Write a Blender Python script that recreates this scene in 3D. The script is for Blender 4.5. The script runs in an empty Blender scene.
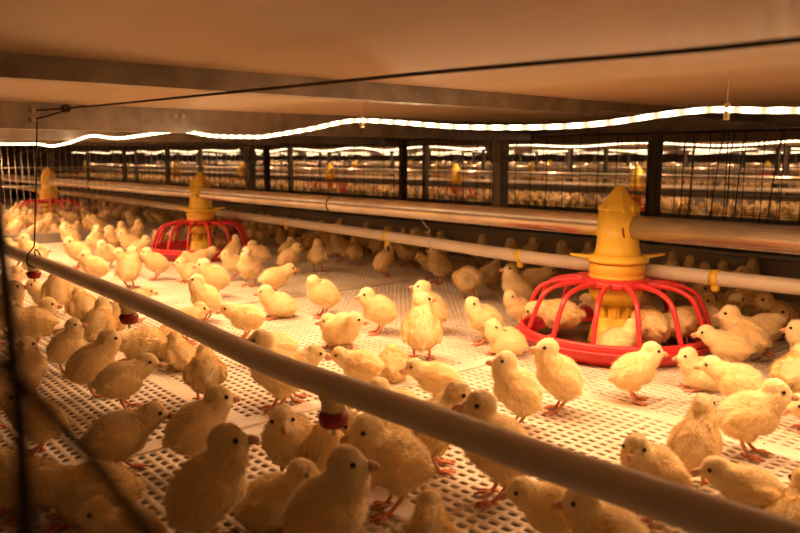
import bpy, bmesh, math, random
import numpy as np
from mathutils import Vector, Matrix

rnd = random.Random(7)
scene = bpy.context.scene
COL = scene.collection

# ------------------------------------------------------------------ camera
CAM_H = .373
PITCH = math.atan(109 / 753)
YAW = math.radians(139.5)            # heading of the view: X runs along the feed line, Y across the cage
FPX = 753.0
Fw = (math.cos(YAW), math.sin(YAW)); Rw = (Fw[1], -Fw[0])
cam = bpy.data.cameras.new('camera'); camo = bpy.data.objects.new('camera', cam); COL.objects.link(camo)
camo.location = (0, 0, CAM_H)
camo.rotation_euler = (math.pi / 2 - PITCH, 0, YAW - math.pi / 2)
cam.sensor_width = 36; cam.lens = 36 * FPX / 800
cam.clip_start = .02; cam.clip_end = 200
cam.dof.use_dof = True; cam.dof.focus_distance = 1.22
cam.dof.aperture_fstop = cam.lens / 4.6
scene.camera = camo

# ------------------------------------------------------------------ world and exposure
w = bpy.data.worlds.new('world'); scene.world = w; w.use_nodes = True
w.node_tree.nodes['Background'].inputs[0].default_value = (.62, .27, .10, 1)
w.node_tree.nodes['Background'].inputs[1].default_value = .12
scene.view_settings.view_transform = 'Standard'
scene.view_settings.look = 'None'
scene.view_settings.gamma = 1
scene.view_settings.use_curve_mapping = False
scene.view_settings.exposure = 0.13
WARM = (1.0, .525, .25)
LED_W = 4.1                          # watts of each lamp along the near light rope

# ------------------------------------------------------------------ measuring helpers (photo pixel -> place in the cage)
def ray(u, v):
    x = u - 400; y = v - 266.5
    h = FPX * math.cos(PITCH) - y * math.sin(PITCH); z = -FPX * math.sin(PITCH) - y * math.cos(PITCH)
    return (Fw[0] * h + Rw[0] * x, Fw[1] * h + Rw[1] * x, z)
def at_h(u, v, h):
    r = ray(u, v); s = (h - CAM_H) / r[2]; return Vector((r[0] * s, r[1] * s, h))
def at_Y(u, v, Y):
    r = ray(u, v); s = Y / r[1]; return Vector((r[0] * s, Y, CAM_H + r[2] * s))
def at_X(u, v, X):
    r = ray(u, v); s = X / r[0]; return Vector((X, r[1] * s, CAM_H + r[2] * s))
def proj(x, y, z):
    h = x * Fw[0] + y * Fw[1]; r = x * Rw[0] + y * Rw[1]; z = z - CAM_H
    d = h * math.cos(PITCH) - z * math.sin(PITCH); up = h * math.sin(PITCH) + z * math.cos(PITCH)
    return 400 + FPX * r / d, 266.5 - FPX * up / d, d

# ------------------------------------------------------------------ materials
def mat(name, col, rough=.5, metal=0, spec=.5, noise=0, nscale=8, bump=0, bscale=30, col2=None, sss=0, sheen=0, stretch=None, coat=0, emit=0):
    m = bpy.data.materials.new(name); m.use_nodes = True
    nt = m.node_tree; b = nt.nodes['Principled BSDF']
    b.inputs['Roughness'].default_value = rough; b.inputs['Metallic'].default_value = metal
    b.inputs['Specular IOR Level'].default_value = spec
    b.inputs['Base Color'].default_value = (*col, 1)
    if sss:
        b.inputs['Subsurface Weight'].default_value = sss
        b.inputs['Subsurface Radius'].default_value = (1, .6, .25); b.inputs['Subsurface Scale'].default_value = .006
    if sheen:
        b.inputs['Sheen Weight'].default_value = sheen; b.inputs['Sheen Roughness'].default_value = .6
        b.inputs['Sheen Tint'].default_value = (*col, 1)
    if coat: b.inputs['Coat Weight'].default_value = coat
    if emit:
        b.inputs['Emission Color'].default_value = (*WARM, 1); b.inputs['Emission Strength'].default_value = emit
    tc = nt.nodes.new('ShaderNodeTexCoord')
    src = tc.outputs['Object']
    if stretch:
        mp = nt.nodes.new('ShaderNodeMapping'); mp.inputs['Scale'].default_value = stretch
        nt.links.new(src, mp.inputs[0]); src = mp.outputs[0]
    if noise or col2:
        n = nt.nodes.new('ShaderNodeTexNoise'); n.inputs['Scale'].default_value = nscale; n.inputs['Detail'].default_value = 5
        nt.links.new(src, n.inputs['Vector'])
        r = nt.nodes.new('ShaderNodeValToRGB')
        c2 = col2 or tuple(c * (1 - noise) for c in col)
        r.color_ramp.elements[0].position = .35; r.color_ramp.elements[1].position = .65
        r.color_ramp.elements[0].color = (*c2, 1); r.color_ramp.elements[1].color = (*col, 1)
        nt.links.new(n.outputs['Fac'], r.inputs['Fac']); nt.links.new(r.outputs['Color'], b.inputs['Base Color'])
    if bump:
        n2 = nt.nodes.new('ShaderNodeTexNoise'); n2.inputs['Scale'].default_value = bscale; n2.inputs['Detail'].default_value = 4
        nt.links.new(src, n2.inputs['Vector'])
        bp = nt.nodes.new('ShaderNodeBump'); bp.inputs['Strength'].default_value = bump; bp.inputs['Distance'].default_value = .004
        nt.links.new(n2.outputs['Fac'], bp.inputs['Height']); nt.links.new(bp.outputs['Normal'], b.inputs['Normal'])
    return m

M = {}
M['down'] = mat('chick_down', (.95, .82, .53), .9, spec=.12, col2=(.94, .73, .37), nscale=22, sss=.0, sheen=.3, bump=.25, bscale=260)
M['skin'] = mat('chick_shank', (.78, .30, .16), .45, noise=.25, nscale=120, bump=.3, bscale=400)
M['beak'] = mat('chick_beak', (.80, .42, .27), .4, noise=.2, nscale=150)
M['eye'] = mat('chick_eye', (.012, .009, .008), .08, spec=.8)
M['slat'] = mat('white_slat_plastic', (.80, .74, .63), .42, col2=(.68, .57, .42), nscale=9, bump=.2, bscale=60)
M['belt'] = mat('manure_belt', (.34, .27, .19), .85, col2=(.05, .035, .022), nscale=3.2)
M['ceil'] = mat('ceiling_plate', (.56, .43, .30), .36, spec=.35, col2=(.50, .37, .25), nscale=2.2, bump=.03, bscale=3, stretch=(1, 2.5, 1))
M['galv'] = mat('galvanised_steel', (.50, .47, .43), .42, metal=.75, noise=.3, nscale=26, bump=.05, bscale=50)
M['galvdark'] = mat('weathered_steel', (.22, .185, .155), .5, metal=.55, noise=.35, nscale=18)
M['tube'] = mat('galvanised_tube', (.82, .76, .68), .27, metal=.78, noise=.22, nscale=30, bump=.05, bscale=90, stretch=(.4, 1, 1))
M['pvc'] = mat('white_pvc', (.80, .72, .62), .38, noise=.10, nscale=14)
M['yel'] = mat('yellow_plastic', (.95, .66, .08), .38, noise=.08, nscale=30, coat=.1)
M['yeld'] = mat('amber_plastic', (.94, .55, .07), .4, noise=.08, nscale=30)
M['red'] = mat('red_plastic', (.76, .045, .055), .32, noise=.12, nscale=25, coat=.2)
M['redd'] = mat('dark_red_cup', (.30, .012, .015), .35)
M['ivory'] = mat('ivory_plastic', (.85, .72, .42), .4)
M['wire'] = mat('dark_wire', (.045, .036, .03), .5, metal=.4)
M['wirel'] = mat('bright_wire', (.62, .56, .48), .4, metal=.5)
M['rope'] = mat('dark_cord', (.05, .038, .03), .8, noise=.3, nscale=200)
M['feed'] = mat('feed_meal', (.20, .10, .045), .95, noise=.5, nscale=160, bump=.8, bscale=300)
M['panel'] = mat('grey_side_panel', (.36, .33, .29), .5, metal=.35, noise=.2, nscale=6)
M['concrete'] = mat('dark_concrete', (.10, .085, .07), .9, noise=.3, nscale=2)
M['block'] = mat('brown_wall', (.17, .12, .085), .9, noise=.3, nscale=1)
M['dirt'] = mat('droppings', (.10, .06, .03), .9)

def led_mat():
    m = bpy.data.materials.new('light_rope'); m.use_nodes = True; nt = m.node_tree
    b = nt.nodes['Principled BSDF']; b.inputs['Base Color'].default_value = (.9, .8, .6, 1)
    b.inputs['Emission Color'].default_value = (1, .74, .42, 1)
    uv = nt.nodes.new('ShaderNodeUVMap')
    s = nt.nodes.new('ShaderNodeSeparateXYZ'); nt.links.new(uv.outputs[0], s.inputs[0])
    mu = nt.nodes.new('ShaderNodeMath'); mu.operation = 'MULTIPLY'; mu.inputs[1].default_value = 2 * math.pi / .034
    nt.links.new(s.outputs[0], mu.inputs[0])
    sn = nt.nodes.new('ShaderNodeMath'); sn.operation = 'SINE'; nt.links.new(mu.outputs[0], sn.inputs[0])
    mr = nt.nodes.new('ShaderNodeMapRange'); mr.inputs[1].default_value = -1; mr.inputs[2].default_value = 1
    mr.inputs[3].default_value = .75; mr.inputs[4].default_value = 9.0
    nt.links.new(sn.outputs[0], mr.inputs[0]); nt.links.new(mr.outputs[0], b.inputs['Emission Strength'])
    return m
M['led'] = led_mat()

# ------------------------------------------------------------------ mesh helpers
class MB:
    def __init__(s): s.bm = bmesh.new(); s.uv = None
    def box(s, a, b, mi=0, bev=0):
        x0, y0, z0 = a; x1, y1, z1 = b
        v = [s.bm.verts.new(p) for p in ((x0,y0,z0),(x1,y0,z0),(x1,y1,z0),(x0,y1,z0),(x0,y0,z1),(x1,y0,z1),(x1,y1,z1),(x0,y1,z1))]
        fs = [s.bm.faces.new([v[i] for i in q]) for q in ((3,2,1,0),(4,5,6,7),(0,1,5,4),(1,2,6,5),(2,3,7,6),(3,0,4,7))]
        for f in fs: f.material_index = mi
        if bev:
            es = list({e for f in fs for e in f.edges})
            bmesh.ops.bevel(s.bm, geom=es, offset=bev, segments=2, affect='EDGES', profile=.5)
        return s
    def tube(s, pts, r, n=10, mi=0, cap=True, smooth=True, uv=False):
        pts = [Vector(p) for p in pts]; k = len(pts)
        rs = r if isinstance(r, (list, tuple)) else [r] * k
        rings = []; up = None
        L = 0; Ls = []
        for i, p in enumerate(pts):
            t = (pts[min(i+1, k-1)] - pts[max(i-1, 0)]).normalized()
            if up is None:
                up = Vector((0, 0, 1)) if abs(t.z) < .9 else Vector((1, 0, 0))
            a = t.cross(up)
            if a.length < 1e-6: a = t.cross(Vector((0, 1, 0)))
            a.normalize(); b = a.cross(t).normalized(); up = b
            rings.append([s.bm.verts.new(p + (a * math.cos(2*math.pi*j/n) + b * math.sin(2*math.pi*j/n)) * rs[i]) for j in range(n)])
            if i: L += (p - pts[i-1]).length
            Ls.append(L)
        if uv and s.uv is None: s.uv = s.bm.loops.layers.uv.new('UVMap')
        for i in range(k - 1):
            for j in range(n):
                f = s.bm.faces.new((rings[i][j], rings[i][(j+1) % n], rings[i+1][(j+1) % n], rings[i+1][j]))
                f.material_index = mi; f.smooth = smooth
                if uv:
                    for lp, l in zip(f.loops, (Ls[i], Ls[i], Ls[i+1], Ls[i+1])): lp[s.uv].uv = (l, 0)
        if cap:
            s.bm.faces.new(rings[0][::-1]).material_index = mi; s.bm.faces.new(rings[-1]).material_index = mi
        return s
    def lathe(s, prof, n=32, c=(0, 0, 0), mi=0, smooth=True, close=False):
        rings = []
        for r, z in prof:
            if r < 1e-6: rings.append([s.bm.verts.new((c[0], c[1], c[2] + z))])
            else: rings.append([s.bm.verts.new((c[0] + r*math.cos(2*math.pi*j/n), c[1] + r*math.sin(2*math.pi*j/n), c[2] + z)) for j in range(n)])
        idx = list(range(len(rings) - 1)) + ([len(rings) - 1] if close else [])
        for i in idx:
            A = rings[i]; B = rings[(i+1) % len(rings)]
            for j in range(n):
                q = [A[j % len(A)], A[(j+1) % len(A)], B[(j+1) % len(B)], B[j % len(B)]]
                u = []
                for v in q:
                    if v not in u: u.append(v)
                if len(u) > 2:
                    f = s.bm.faces.new(u); f.material_index = mi; f.smooth = smooth
        return s
    def mesh(s, name, mats):
        bmesh.ops.recalc_face_normals(s.bm, faces=s.bm.faces)
        me = bpy.data.meshes.new(name); s.bm.to_mesh(me); s.bm.free()
        for m in (mats if isinstance(mats, (list, tuple)) else [mats]): me.materials.append(m)
        return me
    def build(s, name, mats, parent=None, loc=None, rot=None):
        o = bpy.data.objects.new(name, s.mesh(name, mats)); COL.objects.link(o)
        if parent: o.parent = parent
        if loc: o.location = loc
        if rot: o.rotation_euler = rot
        return o
def tag(o, label=None, cat=None, group=None, kind=None):
    if label: o['label'] = label
    if cat: o['category'] = cat
    if group: o['group'] = group
    if kind: o['kind'] = kind
    return o
def empty(name, loc=(0, 0, 0), rz=0):
    o = bpy.data.objects.new(name, None); COL.objects.link(o); o.location = loc; o.rotation_euler = (0, 0, rz); o.empty_display_size = .05
    return o
def copy_tree(o, parent=None):
    c = o.copy(); COL.objects.link(c); c.parent = parent
    for ch in list(o.children): copy_tree(ch, c)
    return c
def spline(pts, n):
    """Catmull-Rom through the points"""
    P = [Vector(p) for p in pts]; P = [P[0]*2 - P[1]] + P + [P[-1]*2 - P[-2]]; out = []
    for i in range(1, len(P) - 2):
        for k in range(n):
            t = k / n; a, b, c, d = P[i-1], P[i], P[i+1], P[i+2]
            out.append(.5 * ((2*b) + (c - a)*t + (2*a - 5*b + 4*c - d)*t*t + (3*b - a - 3*c + d)*t*t*t))
    out.append(P[-2]); return out

CEIL = .485
REAR = 2.03
X0, X1 = -7.6, .55          # the cage's ends in view

# ------------------------------------------------------------------ setting
# perforated plastic floor: real holes
def slat_floor(x0, x1, y0, y1, ex=.0175, ey=.015, hx=.0122, hy=.0074, panel=(.80, .48), off=(-1.72, .98), rail=.014):
    xs = np.arange(x0, x1, ex); ys = np.arange(y0, y1, ey)
    nx, ny = len(xs), len(ys)
    cx = xs + ex/2; cy = ys + ey/2
    def near(c, o, p): d = (c - o) % p; return np.minimum(d, p - d)
    sx = near(cx, off[0], panel[0]) < rail; sy = near(cy, off[1], panel[1]) < rail
    solid = sx[:, None] | sy[None, :]
    GX, GY = np.meshgrid(xs, ys, indexing='ij')
    gx, gy = GX[~solid], GY[~solid]; n = len(gx)
    mx, my = (ex-hx)/2, (ey-hy)/2
    ch = .0022; t = .0022
    o4 = np.array([(0,0),(ex,0),(ex,ey),(0,ey)])
    h8 = np.array([(mx+ch,my),(ex-mx-ch,my),(ex-mx,my+ch),(ex-mx,ey-my-ch),(ex-mx-ch,ey-my),(mx+ch,ey-my),(mx,ey-my-ch),(mx,my+ch)])
    V = np.zeros((n, 20, 3))
    V[:, :4, 0] = gx[:, None] + o4[:, 0]; V[:, :4, 1] = gy[:, None] + o4[:, 1]
    V[:, 4:12, 0] = gx[:, None] + h8[:, 0]; V[:, 4:12, 1] = gy[:, None] + h8[:, 1]
    V[:, 12:20] = V[:, 4:12]; V[:, 12:20, 2] = -t
    quads = [(0,1,5,4),(1,2,7,6),(2,3,9,8),(3,0,11,10)] + [(4+i, 4+(i+1) % 8, 12+(i+1) % 8, 12+i) for i in range(8)]
    tris = [(1,6,5),(2,8,7),(3,10,9),(0,4,11)]
    base = (np.arange(n) * 20)[:, None, None]
    Q = (np.array(quads)[None] + base).reshape(-1, 4); T = (np.array(tris)[None] + base).reshape(-1, 3)
    # solid cells
    sx_, sy_ = GX[solid], GY[solid]; m = len(sx_)
    VS = np.zeros((m, 4, 3)); VS[:, :, 0] = sx_[:, None] + o4[:, 0]; VS[:, :, 1] = sy_[:, None] + o4[:, 1]; VS[:, :, 2] = 0
    QS = np.arange(m*4).reshape(-1, 4) + n*20
    verts = np.concatenate([V.reshape(-1, 3), VS.reshape(-1, 3)])
    loops = np.concatenate([Q.ravel(), QS.ravel(), T.ravel()])
    nq = len(Q) + len(QS)
    ls = np.concatenate([np.arange(nq)*4, nq*4 + np.arange(len(T))*3])
    me = bpy.data.meshes.new('floor')
    me.vertices.add(len(verts)); me.vertices.foreach_set('co', verts.ravel())
    me.loops.add(len(loops)); me.loops.foreach_set('vertex_index', loops.astype(np.int32))
    me.polygons.add(len(ls)); me.polygons.foreach_set('loop_start', ls.astype(np.int32))
    me.update(calc_edges=True); me.validate()
    me.materials.append(M['slat'])
    o = bpy.data.objects.new('floor', me); COL.objects.link(o); return o
tag(slat_floor(-4.3, .5, .06, REAR - .01), kind='structure')
b = MB(); b.box((X0, .06, -.012), (-4.3, REAR - .01, 0)); tag(b.build('floor', M['slat']), kind='structure')
b = MB(); b.box((X0, .02, -.09), (X1, REAR, -.08)); tag(b.build('floor', M['belt']), kind='structure')
b = MB(); b.box((-26, -3, -.62), (3, 24, -.6)); tag(b.build('floor', M['concrete']), kind='structure')
# raised joint strips between floor panels
b = MB()
for x in (-.92, -1.72, -2.52, -3.32):
    b.box((x - .016, .06, .0), (x + .016, REAR - .02, .0035), bev=.001)
tag(b.build('trim_1', M['slat']), kind='structure')
# ceiling plate of this tier
b = MB(); b.box((X0, -.15, CEIL), (X1, REAR + .03, CEIL + .012)); tag(b.build('ceiling', M['ceil']), kind='structure')
# cross beams under the ceiling: channel section
def cross_beam(nm, x, z0, y0=-.15, y1=REAR, taper=None):
    b = MB(); t = .004
    b.box((x - t, y0, z0), (x, y1, CEIL)); b.box((x - .035, y0, z0), (x - t, y1, z0 + .003))
    for y in np.arange(.35, 1.9, .34):
        b.box((x, y, z0 + .018), (x + .002, y + .02, z0 + .021)); b.box((x, y, z0 + .030), (x + .002, y + .02, z0 + .033))
    tag(b.build(nm, M['galv']), kind='structure')
cross_beam('trim_2', -.91, .4586, y1=1.30)
b = MB(); b.box((-.914, 1.30, .466), (-.91, REAR, CEIL)); b.box((-.945, 1.30, .466), (-.914, REAR, .469)); tag(b.build('trim_3', M['galv']), kind='structure')
cross_beam('trim_4', -1.69, .4310)
cross_beam('trim_5', -2.47, .427)
cross_beam('trim_6', -3.3, .433)
# rear top rail and its lower flange
b = MB(); b.box((X0, REAR, .452), (X1, REAR + .045, CEIL)); b.box((X0, REAR - .012, .448), (X1, REAR + .05, .452))
tag(b.build('trim_7', M['galvdark']), kind='structure')
# rear side panel with rolled lip
b = MB(); b.box((X0, REAR, -.03), (X1, REAR + .006, .112)); b.box((X0, REAR - .012, .106), (X1, REAR + .012, .116), bev=.003)
b.box((X0, REAR - .004, .05), (X1, REAR, .055))
tag(b.build('wall_rear', M['panel']), kind='structure')

# ------------------------------------------------------------------ rear fence
def wire_panel(nm, xa, xb, z0, z1, y, m, vx=.058, hz=.042, rv=.0013, rh=.0009, label='', group=None, dense=None):
    root = empty(nm, ((xa+xb)/2, y, z0)); tag(root, label, 'fence', group)
    b = MB(); x = xa
    k = 0
    while x < xb:
        b.tube([(x - root.location.x, 0, 0), (x - root.location.x, 0, z1 - z0)], rv, 5); x += vx
    b.build('upright_wires', m, root)
    b = MB(); z = 0
    while z <= z1 - z0:
        b.tube([(xa - root.location.x, .002, z), (xb - root.location.x, .002, z)], rh, 5); z += hz
    b.build('cross_wires', m, root)
    return root
posts = [(-5.5, 0), (-4.75, 0), (-3.68, 1), (-3.50, 2), (-2.40, 2), (-1.86, 1), (-1.235, 2)]
names = ['slim post furthest along the rear fence', 'slim post beyond the partition at the rear fence', 'broad steel post with gusset behind the middle feeder',
         'thin black post beside the gusseted post behind the middle feeder', 'thin black post midway along the rear fence', 'broad steel post with gusset between the two feeders, tallest in view',
         'black door post just behind the yellow tower of the big feeder', 'steel post at the rear fence out past the big feeder']
for (x, kd), nm in zip(posts, names):
    r = empty('steel_post', (x, REAR + .035, -.6)); tag(r, nm, 'post', None)
    zt = .452 + .6
    b = MB()
    if kd == 2: b.box((-.012, -.013, 0), (.012, .016, zt), bev=.002)
    elif kd == 0: b.box((-.014, -.012, 0), (.014, .012, zt), bev=.002)
    else:
        b.box((-.021, -.018, 0), (.021, -.014, zt)); b.box((-.021, -.014, 0), (-.017, .024, zt)); b.box((.017, -.014, 0), (.021, .024, zt))
    b.build('shaft', M['wire'] if kd == 2 else M['galvdark'] if kd == 0 else M['panel'], r)
    if kd == 1:
        b = MB()
        for s in (-1, 1):
            vs = [b.bm.verts.new(p) for p in ((s*.021, -.024, zt), (s*.021, -.024, zt - .10), (s*.075, -.024, zt - .012), (s*.075, -.024, zt), (s*.021, -.020, zt), (s*.021, -.020, zt - .10), (s*.075, -.020, zt - .012), (s*.075, -.020, zt))]
            for q in ((0,1,2,3),(7,6,5,4),(0,4,5,1),(1,5,6,2),(2,6,7,3),(3,7,4,0)): b.bm.faces.new([vs[i] for i in q])
        b.box((-.021, -.024, zt - .10), (.021, -.02, zt))
        b.build('gusset_plate', M['galvdark'], r)
xs_ = [-7.5, -5.5, -3.68, -1.86, -1.235, .4]
fl = ['dark wire fence panel beyond the partition at the rear', 'dark wire fence panel behind the small red feeder at the partition', 'dark wire fence panel between the two gusseted posts',
      'dark wire fence panel right behind the post of the yellow tower', 'dark wire fence panel behind the big feeder, hung with hooks']
for i in range(5):
    if i == 3: lab = 'narrow dark wire fence panel between the gusseted post and the black door post'
    else: lab = fl[i].replace('right ', '')
    wire_panel('wire_fence', xs_[i] + .03, xs_[i+1] - .02, .118, .450, REAR + .008, M['wire'], label=lab, vx=.068 if i < 4 else .05, hz=.05)
# hanging hook pairs on the last panel
for k, x in enumerate((-1.12, -1.09, -1.015, -.985, -.955, -.86)):
    b = MB(); z = .452
    pts = [(x, REAR - .012, z - .01), (x + .012, REAR - .02, z - .02), (x + .004, REAR - .02, z - .06), (x - .006 * (k % 3), REAR - .016, .24), (x - .012, REAR - .012, .14), (x - .006, REAR - .02, .122), (x + .006, REAR - .02, .126)]
    tag(b.tube(spline(pts, 4), .0017, 6).build('hook_wire', M['wire']), 'long dark hooked wire hanging on the rear fence past the yellow tower', 'wire', 'hooked wires on the rear fence')
# steel rod resting along the panel lip
b = MB(); b.tube([(-3.6, REAR - .03, .135), (-2.2, REAR - .03, .128), (-1.0, REAR - .03, .137), (.4, REAR - .03, .13)], .003, 8)
tag(b.build('door_rod', M['galvdark']), 'thin steel rod running along the top of the grey rear panel', 'rod')

# ------------------------------------------------------------------ partition across the cage, white wires over a grey board
PX = -3.52
root = empty('wire_partition', (PX, 1.0, 0)); tag(root, 'pale upright-wire partition across the cage in front of the farthest red feeder', 'partition')
root['label'] = 'pale upright-wire partition on a low grey board, crossing the cage at the small far feeder'
b = MB(); b.box((-.006, -.9, 0), (.006, .30, .043), bev=.002); b.build('kick_board', M['panel'], root)
b = MB()
y = -.9
while y < .98:
    b.tube([(0, y, .02), (0, y, .433)], .0008, 5); y += .026
b.build('upright_wires', M['wirel'], root)
b = MB()
for z in (.05, .15, .25, .33, .43): b.tube([(.002, -.9, z), (.002, .98, z)], .0012, 5)
b.build('cross_wires', M['wirel'], root)

# ------------------------------------------------------------------ pipes
def pipe(nm, pts, r, m, label, cat='pipe', n=20, group=None):
    b = MB(); o = b.tube(pts, r, n).build(nm, m); return tag(o, label, cat, group)
FY = 1.28; FZ = .24
fp = pipe('feed_pipe', [(X0, FY, FZ), (-.84 - .034, FY, FZ)], .0225, M['tube'], 'thick galvanised feed tube carrying the feeders, left and centre')
fp['label'] = 'thick galvanised feed tube running from the big yellow tower back through the smaller feeders'
fp2 = pipe('feed_pipe', [(-.84 + .028, FY, FZ), (X1, FY, FZ)], .0235, M['tube'], 'thick galvanised feed tube leaving the near side of the big yellow tower')
fp2['label'] = 'short end of thick feed tube emerging on the open side of the big yellow tower'
# joint rings on the feed pipe
for x, p_ in ((-1.80, fp), (-3.86, fp)):
    b = MB(); pts = [(x + .006*math.sin(a), FY + .0245*math.cos(a), FZ + .0245*math.sin(a)) for a in np.linspace(0, 2*math.pi, 20)]
    b.tube(pts, .0016, 6).build('joint_ring', M['wire'], p_)

near_px = [(-60, 224), (0, 247), (67, 273), (135, 301), (200, 331), (265, 361.5), (333, 386), (400, 409), (465, 432), (530, 456), (660, 499.5), (800, 547), (930, 592)]
NZ = .158
near_pts = [at_h(u, v, NZ) for u, v in near_px]
far0 = at_h(-200, 236, NZ)
far0 = Vector((-4.6, .46, NZ))
near_line = spline([far0] + near_pts, 6)
npipe = pipe('water_pipe', near_line, .0132, M['pvc'], 'white water pipe slanting across the front over the chicks, nearest the camera')
npipe['label'] = 'white water pipe slanting across the very front above the chicks, with red cups beneath'
far_px = [(75, 194), (265, 219), (400, 238), (530, 257.5), (660, 272), (800, 287), (960, 303)]
WZ = .150
far_pts = [at_h(u, v, WZ) for u, v in far_px]
far_line = spline([Vector((-7.2, 1.52, WZ))] + far_pts, 6)
fpipe = pipe('water_pipe', far_line, .0145, M['pvc'], 'thin white water pipe running behind the feeders')
fpipe['label'] = 'pale water pipe passing behind the feeder towers, parallel to the thick feed tube'
def on_line(line, u):
    best = min(line, key=lambda p: abs(proj(*p)[0] - u) if proj(*p)[2] > .05 else 1e9)
    i = line.index(best); 
    for j in (i - 1, i + 1):
        if 0 <= j < len(line):
            a, b_ = proj(*line[i])[0], proj(*line[j])[0]
            if (a - u) * (b_ - u) <= 0 and a != b_: return line[i].lerp(line[j], (u - a) / (b_ - a))
    return best
# nipples with red cups under the front pipe
for u in (-28, 33, 128, 333):
    p = on_line(near_line, u)
    r = empty('drinker_nipple', (p.x, p.y, p.z)); r.parent = npipe
    MB().lathe([(.0142, .004), (.0142, -.012), (.0118, -.015), (.0118, -.024), (0, -.024)], 18).build('saddle', M['ivory'], r)
    MB().lathe([(.0095, -.022), (.0095, -.025), (.013, -.025), (.0150, -.029), (.0128, -.038), (.0100, -.040), (0, -.040)], 18).build('red_cup', M['redd'], r)
    MB().tube([(0, 0, -.038), (0, 0, -.048)], .002, 8).build('pin', M['wirel'], r)
for u in (287, 388, 521, 716):
    p = on_line(far_line, u)
    r = empty('drinker_nipple', (p.x, p.y, p.z)); r.parent = fpipe
    MB().tube([(-.008, 0, 0), (.008, 0, 0)], .0155, 18).build('clip', M['yel'], r)
    MB().lathe([(.008, -.012), (.008, -.022), (.005, -.026), (0, -.026)], 14).build('valve', M['yel'], r)
    MB().tube([(.0, 0, -.03), (.004, 0, -.042)], .0022, 6).build('pin', M['wire'], r)
# squiggly hanger between feed tube and rear water pipe
p = on_line(far_line, 434)
b = MB(); a0 = Vector((p.x, FY + .02, FZ - .02)); pts = [a0, a0.lerp(p, .3) + Vector((.004, 0, 0)), a0.lerp(p, .5) + Vector((.012, 0, 0)), a0.lerp(p, .6) + Vector((-.006, 0, 0)), p + Vector((-.004, -.002, .016)), p + Vector((0, -.017, 0)), p + Vector((0, 0, -.0175))]
tag(b.tube(spline(pts, 4), .0012, 6).build('hanger_wire', M['wirel']), 'small twisted wire tying the rear water pipe to the feed tube', 'wire')
# drop wire from beam to front pipe, with a knot
p = on_line(near_line, 35)
top = at_X(37, 121, -1.672)
b = MB()
pts = [top, top.lerp(p, .5), p + Vector((.002, 0, .030)), p + Vector((0, -.0140, .012)), p + Vector((-.002, -.0145, -.006)), p + Vector((0, 0, -.0150)), p + Vector((.004, .013, 0)), p + Vector((.004, .004, .022)), p + Vector((.018, -.004, .022)), p + Vector((.032, -.006, .012))]
tag(b.tube(spline(pts[:3], 3) + spline(pts[3:], 4), .0016, 6).build('drop_wire', M['wire']), 'thin dark wire hanging from the ceiling beam to the knot on the front water pipe', 'wire')

# suspension cord under the ceiling, with ring and bolts
kx = -1.683
ca = at_X(33, 110.5, kx); cb = at_X(33, 120, kx)
cord_pts = [None] + [Vector(at_Y(u, v, yy)) for u, v, yy in ((120, 103.5, .487), (225, 93, .460), (260, 89.5, .452), (400, 75.5, .44), (540, 63, .43), (680, 51.5, .42), (800, 39.5, .41), (880, 31, .40))]
knot = at_X(66, 108.5, -1.664)
b = MB(); b.tube(spline([knot] + cord_pts[1:], 6), .0017, 8)
b.tube([ca, knot], .0018, 6); b.tube([cb, knot + Vector((0, 0, -.004))], .0018, 6)
for k in range(3):
    q = [knot + Vector((.004*k - .004, .007*math.cos(a), .006*math.sin(a))) for a in np.linspace(0, 2*math.pi, 12)]
    b.tube(q, .0026, 6)
b.tube([knot, knot + Vector((.012, .035, .007))], .0018, 6)
tag(b.build('tension_cord', M['rope']), 'dark cord knotted at the left beam and stretched under the ceiling', 'cord')
bpy.data.objects['tension_cord']['label'] = 'dark cord knotted beside two bolts and stretched taut under the ceiling'
for q, t in ((ca, 'upper bolt head on the ceiling beam where the dark cord is tied'), (cb, 'lower bolt head on the ceiling beam where the dark cord is tied')):
    b = MB(); b.tube([Vector((kx - .008, q.y, q.z)), Vector((kx + .004, q.y, q.z))], .0055, 6, smooth=False)
    tag(b.build('hex_bolt', M['wirel']), t, 'bolt')
for k, (u, v) in enumerate(((175, 116), (183, 116.5))):
    q = at_X(u, v, -1.688); b = MB(); b.tube([Vector((-1.692, q.y, q.z)), Vector((-1.684, q.y, q.z))], .006, 6, smooth=False)
    tag(b.build('hex_bolt', M['wirel']), 'one of the paired bolt heads midway along the second ceiling beam', 'bolt', 'paired beam bolts')

# ------------------------------------------------------------------ light ropes
def rope_y(u): return float(np.interp(u, [-40, 38, 90, 176, 268, 362, 727, 1100], [.76, .76, .78, .80, .82, .86, .95, .98]))
led_px = [(-40, 143), (0, 144), (25, 144), (38, 144), (52, 146), (70, 142.5), (90, 136), (110, 137.8), (122, 138), (145, 135), (176, 130.8), (192, 132.5), (215, 136), (253, 137), (268, 136), (310, 129), (340, 122.5), (362, 120.5), (400, 122.5), (450, 126.5), (500, 127.5), (560, 126.5), (610, 122.5), (660, 115), (700, 110.5), (727, 109.5), (760, 110.5), (800, 110.5), (900, 113), (1100, 112)]
led_pts = []
for u, v in led_px:
    q = at_Y(u, v, rope_y(u)); q.z = min(q.z, CEIL - .008); led_pts.append(q)
led_line = spline([led_pts[0] + Vector((-2.6, .03, .0))] + led_pts, 6)
b = MB(); ro = b.tube(led_line, .0041, 10, uv=True).build('light_rope', M['led'])
tag(ro, 'bright sagging light rope hung beneath the ceiling of this cage, above the feed tube', 'light')
for u in (362, 727):
    q = led_pts[[a for a, _ in led_px].index(u)]
    b = MB(); b.tube([(q.x, q.y, q.z + .008), (q.x, q.y, q.z - .013)], .004, 8).tube([(q.x, q.y, CEIL), (q.x, q.y, q.z)], .0006, 5).build('hanger_clip', M['ivory'], ro)
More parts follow.
